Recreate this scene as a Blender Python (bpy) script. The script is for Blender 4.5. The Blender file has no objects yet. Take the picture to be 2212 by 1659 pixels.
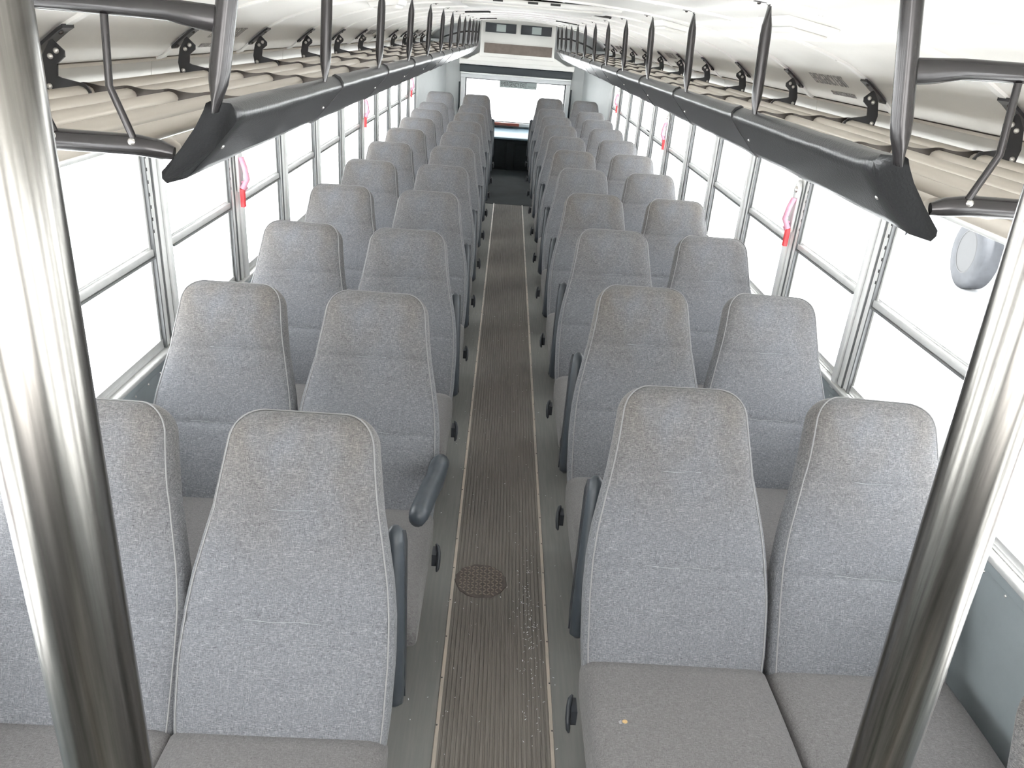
import bpy, bmesh, math, random
from mathutils import Vector, Matrix
import numpy as np
random.seed(7)
D = bpy.data
SC = bpy.context.scene
COL = SC.collection
PI = math.pi

# ------------------------------------------------------------------ camera
F_PX, PITCH, YAW, ROLL = 1660.0, .4288, .0326, .0795
CAM = Vector((-.0745, 0, 1.6895))
cy, sy = math.cos(YAW), math.sin(YAW)
f0 = Vector((sy, cy, 0)); r0 = Vector((cy, -sy, 0)); u0 = Vector((0, 0, 1))
fw = f0*math.cos(PITCH) - u0*math.sin(PITCH); u1 = u0*math.cos(PITCH) + f0*math.sin(PITCH)
rt = r0*math.cos(ROLL) + u1*math.sin(ROLL); up = -r0*math.sin(ROLL) + u1*math.cos(ROLL)
cam = D.objects.new('camera', D.cameras.new('camera')); COL.objects.link(cam)
cam.matrix_world = Matrix(((rt.x, up.x, -fw.x, CAM.x), (rt.y, up.y, -fw.y, CAM.y), (rt.z, up.z, -fw.z, CAM.z), (0, 0, 0, 1)))
cam.data.sensor_width = 36.0; cam.data.sensor_fit = 'HORIZONTAL'
cam.data.lens = F_PX/2212*36.0
cam.data.clip_start = .02; cam.data.clip_end = 300
SC.camera = cam

# ------------------------------------------------------------------ world, exposure
w = D.worlds.new('sky'); SC.world = w; w.use_nodes = True
bg = w.node_tree.nodes['Background']; bg.inputs[0].default_value = (1, .985, .97, 1); bg.inputs[1].default_value = 2.6
SC.view_settings.view_transform = 'Standard'; SC.view_settings.look = 'None'
SC.view_settings.gamma = 1.0; SC.view_settings.use_curve_mapping = False
SC.view_settings.exposure = 1.72
sun = D.objects.new('sun', D.lights.new('sun', 'SUN')); COL.objects.link(sun)
sun.data.energy = 11.0; sun.data.angle = .01; sun.data.color = (1, .97, .92); sun.rotation_euler = (math.radians(7), math.radians(5), 0)

# ------------------------------------------------------------------ helpers
def tag(o, label=None, cat=None, group=None, kind=None):
    if label: o['label'] = label
    if cat: o['category'] = cat
    if group: o['group'] = group
    if kind: o['kind'] = kind
    return o
def srgb(r, g, b):
    f = lambda c: (c/255/12.92 if c/255 <= .04045 else ((c/255+.055)/1.055)**2.4)
    return (f(r), f(g), f(b), 1)
class MB:
    """collects boxes, tubes and lofts; build() links them as one mesh object"""
    def __init__(s): s.v = []; s.f = []
    def add(s, v, f):
        n = len(s.v); s.v += [tuple(p) for p in v]; s.f += [tuple(i+n for i in q) for q in f]; return s
    def box(s, x0, x1, y0, y1, z0, z1):
        v = [(x, y, z) for z in (z0, z1) for y in (y0, y1) for x in (x0, x1)]
        return s.add(v, [(0,2,3,1), (4,5,7,6), (0,1,5,4), (2,6,7,3), (0,4,6,2), (1,3,7,5)])
    def prism(s, poly, axis, a0, a1):
        """extrudes a 2D outline along an axis; outline coordinates are the two other axes in order"""
        n = len(poly); v = []
        for a in (a0, a1):
            for p in poly:
                q = list(p); q.insert(axis, a); v.append(q)
        f = [tuple(range(n-1, -1, -1)), tuple(range(n, 2*n))] + [(i, (i+1) % n, n+(i+1) % n, n+i) for i in range(n)]
        return s.add(v, f)
    def rings(s, R, caps=True, closed=True):
        n = len(R[0]); v = [p for r in R for p in r]; f = []
        for k in range(len(R)-1):
            for i in range(n if closed else n-1):
                j = (i+1) % n; f.append((k*n+i, k*n+j, (k+1)*n+j, (k+1)*n+i))
        if caps: f += [tuple(range(n-1, -1, -1)), tuple(range((len(R)-1)*n, len(R)*n))]
        return s.add(v, f)
    def tube(s, pts, r, n=10, ry=None, side=(1, 0, 0), taper=None):
        """oval tube along points: radius r along `side`, ry across it"""
        pts = [Vector(p) for p in pts]; R = []; sd = Vector(side)
        for i, p in enumerate(pts):
            t = (pts[min(i+1, len(pts)-1)] - pts[max(i-1, 0)]).normalized()
            a = (sd - t*sd.dot(t))
            if a.length < 1e-4: a = Vector((0, 0, 1)).cross(t)
            a.normalize(); b = t.cross(a); k, k2 = (taper[i] if taper else (1, 1))
            R.append([p + a*(r*k*math.cos(2*PI*j/n)) + b*((ry or r)*k2*math.sin(2*PI*j/n)) for j in range(n)])
        return s.rings(R)
    def dome(s, c, nrm, r, h=None, n=8):
        c = Vector(c); nz = Vector(nrm).normalized(); a = nz.orthogonal().normalized(); b = nz.cross(a); h = h or r*.6
        R = [[c + a*(r*q*math.cos(2*PI*j/n)) + b*(r*q*math.sin(2*PI*j/n)) + nz*(h*e) for j in range(n)] for q, e in ((1, 0), (.8, .6), (.4, .93))]
        return s.rings(R)
    def mesh(s, name, m, smooth=None):
        me = D.meshes.new(name); me.from_pydata([tuple(p) for p in s.v], [], s.f)
        me.materials.append(m)
        b = bmesh.new(); b.from_mesh(me); bmesh.ops.recalc_face_normals(b, faces=b.faces)
        b.to_mesh(me); b.free()
        if smooth is not None:
            me.polygons.foreach_set('use_smooth', [True]*len(me.polygons))
            try: me.set_sharp_from_angle(angle=math.radians(smooth))
            except Exception: pass
        return me
    def build(s, name, m, parent=None, smooth=None, bevel=0, kind=None, loc=None, label=None):
        o = D.objects.new(name, s.mesh(name, m, smooth)); COL.objects.link(o)
        if parent: o.parent = parent
        if loc: o.location = loc
        if bevel:
            md = o.modifiers.new('bevel', 'BEVEL'); md.width = bevel; md.segments = 2; md.limit_method = 'ANGLE'; md.angle_limit = .6
            o.data.polygons.foreach_set('use_smooth', [True]*len(o.data.polygons)); md.harden_normals = False
        if kind: o['kind'] = kind
        if label: o['label'] = label
        return o
def link(name, me, parent, loc=(0, 0, 0), rot=(0, 0, 0), sc=(1, 1, 1)):
    o = D.objects.new(name, me); COL.objects.link(o); o.parent = parent
    o.location = loc; o.rotation_euler = rot; o.scale = sc; return o
def empty(name, loc, rz=0):
    o = D.objects.new(name, None); COL.objects.link(o); o.location = loc; o.rotation_euler = (0, 0, rz); o.empty_display_size = .1
    return o
def ring_rr(cx, cy_, hw, hh, n=24, e=4.0):
    out = []
    for i in range(n):
        t = 2*PI*i/n; c, s_ = math.cos(t), math.sin(t)
        out.append((cx + hw*math.copysign(abs(c)**(2/e), c), cy_ + hh*math.copysign(abs(s_)**(2/e), s_)))
    return out
def text_mesh(name, body, size, m, parent, mat4, sx=1.0, depth=.0006):
    cu = D.curves.new(name, 'FONT'); cu.body = body; cu.size = size; cu.extrude = depth; cu.align_x = 'CENTER'; cu.align_y = 'CENTER'
    t = D.objects.new(name + '_tmp', cu); COL.objects.link(t)
    dg = bpy.context.evaluated_depsgraph_get(); dg.update()
    me = D.meshes.new_from_object(t.evaluated_get(dg)); D.objects.remove(t)
    me.materials.clear(); me.materials.append(m); me.name = name
    o = D.objects.new(name, me); COL.objects.link(o); o.matrix_world = mat4 @ Matrix.Diagonal((sx, 1, 1, 1))
    if parent:
        o.parent = parent; o.matrix_parent_inverse = parent.matrix_world.inverted()
    return o

# ------------------------------------------------------------------ materials
def mat(name, col, rough=.6, metal=0.0, var=0.0, vscale=8.0, bump=0.0, bscale=60.0, spec=.5, col2=None, stretch=(1, 1, 1)):
    m = D.materials.new(name); m.use_nodes = True; nt = m.node_tree; N = nt.nodes; L = nt.links
    b = N['Principled BSDF']; b.inputs['Roughness'].default_value = rough; b.inputs['Metallic'].default_value = metal
    b.inputs['Specular IOR Level'].default_value = spec
    b.inputs['Base Color'].default_value = col
    if var or bump:
        tc = N.new('ShaderNodeTexCoord'); mp = N.new('ShaderNodeMapping'); mp.inputs['Scale'].default_value = stretch
        L.new(tc.outputs['Object'], mp.inputs[0])
    if var:
        no = N.new('ShaderNodeTexNoise'); no.inputs['Scale'].default_value = vscale; no.inputs['Detail'].default_value = 5; no.inputs['Roughness'].default_value = .65
        L.new(mp.outputs[0], no.inputs[0])
        cr = N.new('ShaderNodeValToRGB'); cr.color_ramp.elements[0].position = .35; cr.color_ramp.elements[1].position = .68
        c2 = col2 or tuple(c*(1-var) for c in col[:3]) + (1,)
        cr.color_ramp.elements[0].color = col; cr.color_ramp.elements[1].color = c2
        L.new(no.outputs[0], cr.inputs[0]); L.new(cr.outputs[0], b.inputs['Base Color'])
    if bump:
        nb = N.new('ShaderNodeTexNoise'); nb.inputs['Scale'].default_value = bscale; nb.inputs['Detail'].default_value = 3
        L.new(mp.outputs[0], nb.inputs[0])
        bp = N.new('ShaderNodeBump'); bp.inputs['Strength'].default_value = bump; bp.inputs['Distance'].default_value = .002
        L.new(nb.outputs[0], bp.inputs['Height']); L.new(bp.outputs[0], b.inputs['Normal'])
    return m

def fabric(name, base, light, dark, stain=None, stain_z=(.5, .75), flat=False):
    """woven grey cloth: fine light and dark threads both ways, dirt on the head area"""
    m = D.materials.new(name); m.use_nodes = True; nt = m.node_tree; N = nt.nodes; L = nt.links
    b = N['Principled BSDF']; b.inputs['Roughness'].default_value = .95; b.inputs['Specular IOR Level'].default_value = .15
    try: b.inputs['Sheen Weight'].default_value = .15
    except Exception: pass
    tc = N.new('ShaderNodeTexCoord')
    def thr(scale, seed):
        if flat: scale = (scale[0], scale[2], scale[1])
        mp = N.new('ShaderNodeMapping'); mp.inputs['Scale'].default_value = scale; mp.inputs['Location'].default_value = (seed, seed*.7, seed*1.3)
        L.new(tc.outputs['Object'], mp.inputs[0])
        n = N.new('ShaderNodeTexNoise'); n.inputs['Scale'].default_value = 1.0; n.inputs['Detail'].default_value = 2.5; n.inputs['Roughness'].default_value = .6
        L.new(mp.outputs[0], n.inputs[0]); return n.outputs[0]
    h = thr((95, 160, 1000), 1.0); v = thr((1000, 160, 95), 5.0)
    def ramp(src, p0, p1):
        r = N.new('ShaderNodeMapRange'); r.inputs['From Min'].default_value = p0; r.inputs['From Max'].default_value = p1; r.clamp = True
        L.new(src, r.inputs['Value']); return r.outputs[0]
    def mix(a, bb, fac):
        x = N.new('ShaderNodeMix'); x.data_type = 'RGBA'
        for s_, val in ((6, a), (7, bb)):
            if isinstance(val, tuple): x.inputs[s_].default_value = val
            else: L.new(val, x.inputs[s_])
        L.new(fac, x.inputs[0]); return x.outputs[2]
    c = mix(base, light, ramp(h, .50, .70)); c = mix(c, light, ramp(v, .53, .73))
    h2 = thr((130, 130, 1100), 11.0); v2 = thr((1100, 130, 130), 17.0)
    c = mix(c, dark, ramp(h2, .56, .70)); c = mix(c, dark, ramp(v2, .56, .72))
    if stain:
        big = thr((6, 6, 4), 3.0)
        se = N.new('ShaderNodeSeparateXYZ'); L.new(tc.outputs['Object'], se.inputs[0])
        g = ramp(se.outputs[2], *stain_z)
        mu = N.new('ShaderNodeMath'); mu.operation = 'MULTIPLY'; L.new(g, mu.inputs[0]); L.new(ramp(big, .3, .6), mu.inputs[1])
        oi = N.new('ShaderNodeObjectInfo'); m3 = N.new('ShaderNodeMath'); m3.operation = 'MULTIPLY'; L.new(mu.outputs[0], m3.inputs[0])
        r3 = N.new('ShaderNodeMapRange'); r3.inputs['To Min'].default_value = .5; r3.inputs['To Max'].default_value = 1.0; L.new(oi.outputs['Random'], r3.inputs['Value'])
        L.new(r3.outputs[0], m3.inputs[1])
        mm = N.new('ShaderNodeMix'); mm.data_type = 'RGBA'; mm.blend_type = 'MULTIPLY'
        L.new(m3.outputs[0], mm.inputs[0]); L.new(c, mm.inputs[6]); mm.inputs[7].default_value = stain; c = mm.outputs[2]
    L.new(c, b.inputs['Base Color'])
    ad = N.new('ShaderNodeMath'); ad.operation = 'ADD'; L.new(h, ad.inputs[0]); L.new(v, ad.inputs[1])
    bp = N.new('ShaderNodeBump'); bp.inputs['Strength'].default_value = .35; bp.inputs['Distance'].default_value = .0015
    L.new(ad.outputs[0], bp.inputs['Height']); L.new(bp.outputs[0], b.inputs['Normal'])
    return m

M = {}
M['fabric'] = fabric('grey_fabric', (.150, .156, .172, 1), (.30, .308, .322, 1), (.072, .075, .083, 1), stain=(.86, .76, .64, 1), stain_z=(.36, .74))
M['cushion'] = fabric('cushion_fabric', (.140, .135, .136, 1), (.21, .206, .205, 1), (.085, .082, .082, 1), flat=True)
M['piping'] = mat('seat_piping', (.25, .25, .255, 1), .9)
M['thread'] = mat('stitch_thread', (.33, .35, .36, 1), .8)
M['foam'] = mat('torn_foam', (.62, .42, .2, 1), .9, var=.5, vscale=90)
M['bluegrey'] = mat('armrest_plastic', (.052, .062, .074, 1), .38, var=.15, vscale=20, bump=.1, bscale=400)
M['dark'] = mat('dark_plastic', (.035, .040, .048, 1), .4)
M['frame'] = mat('seat_frame_metal', (.05, .055, .062, 1), .5, var=.3)
M['black'] = mat('black_painted_metal', (.022, .023, .026, 1), .34, var=.2, vscale=30, spec=.6)
M['vinyl'] = mat('black_vinyl_padding', (.026, .0265, .028, 1), .30, bump=.35, bscale=190, spec=.55)
M['tube'] = mat('dark_glossy_tube', (.036, .033, .034, 1), .2, metal=.35, var=.2, vscale=12, spec=.7)
M['slat'] = mat('tan_anodised_slat', (.56, .51, .445, 1), .42, metal=.25, var=.12, vscale=12, stretch=(1, .1, 1))
M['strap'] = mat('dull_steel_strap', (.085, .075, .068, 1), .38, metal=.6, var=.35, vscale=18)
M['bolt'] = mat('bright_bolt', (.75, .73, .70, 1), .3, metal=.85)
M['steel'] = mat('brushed_stainless', (.235, .225, .21, 1), .22, metal=1.0, var=.4, vscale=16, stretch=(14, 14, .25))  # stretched colour streaks stand in for reflections running up the poles
M['ceil'] = mat('white_ceiling_panel', (.86, .84, .805, 1), .42, var=.05, vscale=3)
M['cove'] = mat('cream_upper_panel', (.74, .72, .68, 1), .4, var=.08, vscale=5, stretch=(1, .2, 1))
M['rib'] = mat('white_roof_rib', (.90, .885, .86, 1), .4)
M['hole'] = mat('dark_hole', (.05, .05, .05, 1), .8)
M['wallblue'] = mat('blue_grey_side_panel', (.35, .395, .415, 1), .5, var=.15, vscale=4, bump=.08, bscale=300)
M['post'] = mat('window_post_paint', (.86, .87, .87, 1), .5, var=.08, vscale=10)
M['alu'] = mat('window_aluminium', (.72, .725, .72, 1), .38, metal=.3, var=.12, vscale=14)
M['gasket'] = mat('window_gasket', (.16, .165, .17, 1), .55)
M['greywall'] = mat('rear_panel_white', (.62, .64, .64, 1), .55, var=.08, vscale=3)
M['rearwhite'] = mat('rear_white', (.70, .69, .66, 1), .5, var=.05, vscale=3)
M['shade'] = mat('charcoal_shade_case', (.035, .045, .052, 1), .5, var=.15)
M['reardark'] = mat('rear_dark_panel', (.028, .036, .040, 1), .9, var=.3, vscale=5)
M['shelf'] = mat('rear_shelf_blue', (.30, .42, .50, 1), .35, var=.25, vscale=5)
M['grille'] = mat('tan_grille', (.27, .22, .19, 1), .55, var=.25, vscale=10)
M['red'] = mat('red_handle', (.75, .035, .045, 1), .45)
M['pink'] = mat('faded_red_strap', (.80, .38, .50, 1), .5, var=.2, vscale=40)
M['redbar'] = mat('red_exit_bar', (.36, .07, .05, 1), .5, var=.5, vscale=10, col2=(.28, .14, .10, 1))
M['ink'] = mat('stencil_ink', (.10, .10, .10, 1), .8)
M['ink2'] = mat('faded_stencil_ink', (.40, .39, .375, 1), .8)
M['decal'] = mat('grey_decal', (.42, .47, .46, 1), .7)
M['paper'] = mat('white_scrap', (.85, .87, .88, 1), .7)
M['strip'] = mat('worn_aluminium_strip', (.50, .43, .36, 1), .38, metal=.4, var=.3, vscale=16, col2=(.36, .33, .29, 1), stretch=(1, .3, 1))
M['ground'] = mat('pale_concrete', (.62, .63, .64, 1), .9, var=.1, vscale=.3)
M['truck'] = mat('white_truck_paint', (.8, .81, .82, 1), .4)
M['tyre'] = mat('dusty_tyre', (.040, .042, .048, 1), .8, var=.3)
M['rim'] = mat('pale_rim', (.022, .022, .024, 1), .6)

M['hub'] = mat('dusty_hub', (.05, .045, .036, 1), .7)
def floor_mat(name, base, dirt, streak):
    m = D.materials.new(name); m.use_nodes = True; nt = m.node_tree; N = nt.nodes; L = nt.links
    b = N['Principled BSDF']; b.inputs['Roughness'].default_value = .62; b.inputs['Specular IOR Level'].default_value = .35
    tc = N.new('ShaderNodeTexCoord')
    def nz(sc, s, det=5):
        mp = N.new('ShaderNodeMapping'); mp.inputs['Scale'].default_value = sc; L.new(tc.outputs['Object'], mp.inputs[0])
        n = N.new('ShaderNodeTexNoise'); n.inputs['Scale'].default_value = s; n.inputs['Detail'].default_value = det; L.new(mp.outputs[0], n.inputs[0])
        r = N.new('ShaderNodeMapRange'); r.clamp = True; r.inputs['From Min'].default_value = .38; r.inputs['From Max'].default_value = .66; L.new(n.outputs[0], r.inputs['Value']); return r.outputs[0]
    x = N.new('ShaderNodeMix'); x.data_type = 'RGBA'; x.inputs[6].default_value = base; x.inputs[7].default_value = dirt; L.new(nz((1, .5, 1), 2.2), x.inputs[0])
    y = N.new('ShaderNodeMix'); y.data_type = 'RGBA'; L.new(x.outputs[2], y.inputs[6]); y.inputs[7].default_value = streak
    mu = N.new('ShaderNodeMath'); mu.operation = 'MULTIPLY'; mu.inputs[1].default_value = .45; L.new(nz((60, 3, 1), 2.0, 3), mu.inputs[0]); L.new(mu.outputs[0], y.inputs[0])
    L.new(y.outputs[2], b.inputs['Base Color']); return m
M['runner'] = floor_mat('ribbed_rubber_runner', (.130, .121, .108, 1), (.160, .145, .127, 1), (.21, .195, .175, 1))
M['floor'] = floor_mat('smooth_rubber_floor', (.165, .168, .162, 1), (.135, .138, .128, 1), (.21, .20, .19, 1))
M['barmetal'] = mat('worn_bar_metal', (.20, .165, .14, 1), .45, metal=.5)
M['plate'] = mat('worn_checker_plate', (.10, .085, .075, 1), .5, metal=.4, var=.35, vscale=25)

def glass_mat():
    m = D.materials.new('window_glass'); m.use_nodes = True; nt = m.node_tree; N = nt.nodes; L = nt.links
    N.remove(N['Principled BSDF']); out = N['Material Output']
    t = N.new('ShaderNodeBsdfTransparent'); t.inputs[0].default_value = (.94, .96, .97, 1)
    g = N.new('ShaderNodeBsdfGlossy'); g.inputs['Roughness'].default_value = .03
    mx = N.new('ShaderNodeMixShader'); mx.inputs[0].default_value = .03; L.new(t.outputs[0], mx.inputs[1]); L.new(g.outputs[0], mx.inputs[2])
    L.new(mx.outputs[0], out.inputs[0]); return m
M['glass'] = glass_mat()

# ------------------------------------------------------------------ bus body dimensions
WX = 1.205                                    # inner face of the side walls
BAY, M0 = .7526, 2.585                        # window bay pitch, Y of one window post
KS = list(range(-5, 11))                      # posts from behind the camera to the last one
PY = {k: M0 + BAY*k for k in KS}
ZS, ZT = .60, 1.305                           # window sill and header heights
YF, YR = -1.3, 11.05                          # front and rear ends of the interior
YL = PY[10]                                   # last window post
ROOF = [(1.165, 1.54), (1.144, 1.548), (1.112, 1.578), (1.08, 1.605), (1.04, 1.636), (.972, 1.675), (.874, 1.711), (.783, 1.738),
        (.70, 1.757), (.597, 1.775), (.505, 1.788), (.38, 1.801), (.25, 1.811), (.12, 1.816), (0, 1.818)]
PROFILE = [(-x, z) for x, z in ROOF] + [(x, z) for x, z in ROOF[-2::-1]]
def roof_z(x):
    x = abs(x)
    for (a, za), (b, zb) in zip(ROOF, ROOF[1:]):
        if b <= x <= a: return za + (zb-za)*(a-x)/(a-b)
    return ROOF[0][1]

# ------------------------------------------------------------------ ground and truck outside
g = MB().box(-60, 60, -40, 80, -1.2, -1.1).build('ground', M['ground'])
tag(g, 'pale sunlit concrete yard outside the bus windows', kind='structure')

# ------------------------------------------------------------------ floor
fl = MB()
fl.box(-WX-.03, -.158, YF, YR, -.05, 0); fl.box(.158, WX+.03, YF, YR, -.05, 0); fl.box(-.158, .158, YF, YR, -.05, -.004)
flo = fl.build('floor', M['floor']); tag(flo, 'smooth dark grey rubber floor under the seats', kind='structure')
nr = 24; wR = .300/nr; poly = []
for i in range(nr):
    x = -.150 + i*wR
    poly += [(x, .0), (x+wR*.14, .0030), (x+wR*.62, .0030), (x+wR*.76, .0)]
R = [[(x, y, z) for x, z in poly] for y in (YF, 8.32)]
rb = MB().rings(R, caps=False, closed=False).build('aisle_runner', M['runner'], flo)
tag(rb, 'ribbed brown grey rubber runner along the aisle')
MB().box(-.29, .29, 8.30, 10.56, -.003, .003).build('rear_mat', M['reardark'], flo, label='smooth black mat at the rear end of the aisle')
for i, s in enumerate((-1, 1)):
    st = MB().prism([(s*.146, 0), (s*.1475, .0035), (s*.1565, .0035), (s*.158, 0)] if s > 0 else [(s*.146, 0), (s*.158, 0), (s*.1565, .0035), (s*.1475, .0035)], 1, YF, 8.32)
    o = st.build('trim_%d' % (i+1), M['strip']); tag(o, 'narrow worn metal strip edging the ' + ('left' if s < 0 else 'right') + ' side of the aisle runner', kind='structure')
    sc_ = MB(); y = 1.15
    while y < 8.2:
        sc_.dome((s*.154, y, .0033), (0, 0, 1), .0028, .0012, 6); y += .165
    sc_.build('screw_heads', M['hole'], o, kind='stuff')

# checker plate hatch in the runner
hp = empty('floor_hatch_plate', (-.059, 2.078, .003)); tag(hp, 'small round worn checker plate set in the ribbed aisle runner', 'hatch')
n = 44; ring0 = []; ring1 = []
for i in range(n):
    r = .088 + random.uniform(-.0035, .0025); t = 2*PI*i/n
    ring0.append((r*math.cos(t), r*math.sin(t), 0)); ring1.append(((r-.002)*math.cos(t), (r-.002)*math.sin(t), .0022))
MB().rings([ring0, ring1]).build('plate', M['plate'], hp)
dm = MB().rings([[(.0075*math.cos(t)*q, .0028*math.sin(t)*q, zz) for t in [2*PI*j/8 for j in range(8)]] for q, zz in ((1, 0), (.9, .0011), (.35, .0018))]).mesh('raised_bar', M['barmetal'])
for i in range(-6, 7):
    for j in range(-6, 7):
        x, y = i*.0135, j*.0135
        if x*x+y*y < .079**2: link('raised_bar', dm, hp, (x, y, .0022), (0, 0, PI/4 if (i+j) % 2 else -PI/4))

# crumbs on the floor
cr = MB()
for i in range(330):
    if random.random() < .45: x, y = random.gauss(.10, .02), random.gauss(1.85, .22)
    else: x, y = random.uniform(-.26, .27), random.uniform(1.1, 5.0)
    if abs(abs(x)-.152) < .008: continue
    L_ = random.uniform(.0012, .005); a = random.uniform(-1.2, 1.2)+PI/2; wd = random.uniform(.0006, .0014); z = .0032 if abs(x) < .15 else .0002
    dx, dy = math.cos(a)*L_, math.sin(a)*L_; nx, ny = -math.sin(a)*wd, math.cos(a)*wd
    cr.add([(x-dx, y-dy, z), (x+nx, y+ny, z), (x+dx, y+dy, z), (x-nx, y-ny, z), (x, y, z+.0012)], [(0,1,4), (1,2,4), (2,3,4), (3,0,4), (3,2,1,0)])
tag(cr.build('floor_crumbs', M['paper']), 'pale crumbs and lint scattered over the aisle floor', 'litter', kind='stuff')

# ------------------------------------------------------------------ side walls and windows
def wall_box(mb, s, d0, d1, y0, y1, z0, z1):
    """d = distance outwards from the inner wall face"""
    a, b = s*(WX+d0), s*(WX+d1)
    mb.box(min(a, b), max(a, b), y0, y1, z0, z1)
LATCH = (-3, 1, 5, 9)
post_me = {}
nwin = 0
BAYN = ['first', 'second', 'third', 'fourth', 'fifth', 'sixth', 'seventh', 'eighth', 'ninth', 'tenth', 'eleventh', 'twelfth', 'thirteenth', 'fourteenth', 'fifteenth', 'sixteenth']
for s, sn in ((-1, 'left'), (1, 'right')):
    mb = MB(); wall_box(mb, s, 0, .05, YF, YR, -.05, ZS-.045)
    wl = mb.build('wall_'+sn, M['wallblue']); tag(wl, 'blue grey metal side wall below the %s row of windows' % sn, kind='structure')
    # solid white end wall, header, upper panels
    mb = MB(); wall_box(mb, s, 0, .05, YL+.07, YR, ZS-.045, 1.54); mb.build('end_panel', M['greywall'], wl)
    mb = MB(); wall_box(mb, s, -.004, .05, YF, YL+.07, ZT, ZT+.045); mb.build('header_rail', M['slat'], wl, bevel=.003)
    for k in KS[:-1]:
        mb = MB(); y0, y1 = PY[k]+.002, PY[k+1]-.002
        mb.prism([(s*(WX+.0), ZT+.045), (s*(WX-.002), 1.40), (s*(WX-.012), 1.47), (s*(WX-.02), 1.532), (s*(WX+.03), 1.532), (s*(WX+.05), ZT+.045)], 1, y0, y1)
        mb.build('upper_panel', M['cove'], wl, smooth=30)
    # cove lip
    MB().prism([(s*1.165, 1.537), (s*1.162, 1.529), (s*1.215, 1.524), (s*1.215, 1.545)], 1, YF, YR).build('cove_lip', M['slat'], wl)
    mb = MB(); wall_box(mb, s, -.038, .05, YF, YR, 1.556, 1.66); mb.build('cove_leak_block', M['cove'], wl)  # unseen box added to stop light leaking between wall and ceiling
    mb = MB(); wall_box(mb, s, .0, .05, YF, YR, 1.52, 1.60); mb.build('cove_leak_back', M['cove'], wl)  # second unseen box, added behind the cove against the same light leak
    # sill with rolled edge and rivets
    mb = MB(); wall_box(mb, s, -.012, .05, YF, YL+.07, ZS-.022, ZS-.004); wall_box(mb, s, .012, .05, YF, YL+.07, ZS-.004, ZS+.012)
    mb.build('sill', M['alu'], wl, bevel=.004)
    mb = MB(); wall_box(mb, s, -.005, 0, YF, YL+.07, ZS-.05, ZS-.022); mb.build('sill_band', M['wallblue'], wl, bevel=.002)
    mb = MB(); y = YF+.05
    while y < YL:
        mb.dome((s*(WX-.005), y, ZS-.036) if False else (s*(WX-.0), y, ZS-.062), (-s, 0, 0), .0045, .003, 6); y += .094
    mb.build('rivets', M['bolt'], wl, kind='stuff')
    # cove at the floor
    MB().prism([(s*WX, .09), (s*WX, 0), (s*(WX-.07), 0), (s*(WX-.022), .03)], 1, YF, YR).build('heater_cove', M['floor'], wl)
    # bay seams
    for k in KS[:-1]:
        mb = MB(); wall_box(mb, s, -.0025, 0, PY[k]-.02, PY[k]+.02, .09, ZS-.05); mb.build('seam_strip', M['wallblue'], wl)
    # posts: broad channel with crease, gasket and slotted track on the camera side
    for k in KS:
        latch = k in LATCH; y0 = PY[k]-(.105 if latch else .085); y1 = PY[k]+.06
        if latch: y0 += .03; y1 += .03
        mb = MB()
        wall_box(mb, s, .004, .05, y0+.035, y1, ZS-.004, ZT)
        wall_box(mb, s, -.008, .004, y0+.085, y1-.028, ZS-.03, ZT)
        wall_box(mb, s, -.002, .004, y0+.045, y0+.075, ZS, ZT)
        p = mb.build('window_post', M['post'], wl, bevel=.003)
        mb = MB(); wall_box(mb, s, .008, .05, y0, y0+.035, ZS, ZT); mb.build('track', M['post'], p)
        mb = MB(); wall_box(mb, s, .002, .03, y0-.004, y0+.004, ZS, ZT); wall_box(mb, s, .0, .02, y0+.036, y0+.042, ZS, ZT); mb.build('gasket', M['gasket'], p)
        mb = MB()
        for i in range(8):
            z = 1.0+i*.04; wall_box(mb, s, .0065, .0085, y0+.015, y0+.021, z, z+.011)
        mb.build('track_holes', M['hole'], p, kind='stuff')
        mb = MB().dome((s*(WX+.004), y1-.018, .80), (-s, 0, 0), .009, .006, 10); mb.dome((s*(WX+.004), y1-.018, 1.27), (-s, 0, 0), .007, .005, 10)
        mb.build('screw', M['bolt'], p)
    # windows
    for k in KS[:-1]:
        nwin += 1
        ya = PY[k]+(.093 if k in LATCH else .063); nx = k+1; yb = PY[nx]-(.075 if nx in LATCH else .085)-.004
        mb = MB()
        zm = .947
        wall_box(mb, s, .012, .03, ya, yb, ZS+.010, ZS+.032); wall_box(mb, s, .012, .03, ya, yb, ZT-.02, ZT)
        wall_box(mb, s, .014, .03, ya-.003, ya+.012, ZS+.01, ZT); wall_box(mb, s, .014, .03, yb-.014, yb, ZS+.01, ZT)
        wf = mb.build('window_%d' % nwin, M['alu'], bevel=.0015)
        pos = k+1
        tag(wf, ('%s sliding side window, pane divided by a middle rail, %s' % (sn, ('beside or behind the camera' if k < 0 else BAYN[k]+' beyond the steel pole'))), kind='structure')
        mb = MB(); wall_box(mb, s, .006, .034, ya, yb, zm-.020, zm+.004); mb.build('mid_rail', M['alu'], wf, bevel=.003)
        mb = MB(); wall_box(mb, s, .016, .034, ya, yb, zm+.008, zm+.013); mb.build('upper_edge', M['alu'], wf)
        mb = MB(); wall_box(mb, s, .0, .03, ya, yb, zm-.026, zm-.0205); mb.build('seal', M['gasket'], wf)
        mb = MB(); wall_box(mb, s, .020, .023, ya+.01, yb-.012, ZS+.03, zm-.02); mb.build('lower_pane', M['glass'], wf)
        mb = MB(); wall_box(mb, s, .028, .031, ya+.01, yb-.012, zm, ZT-.018); mb.build('upper_pane', M['glass'], wf)
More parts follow.
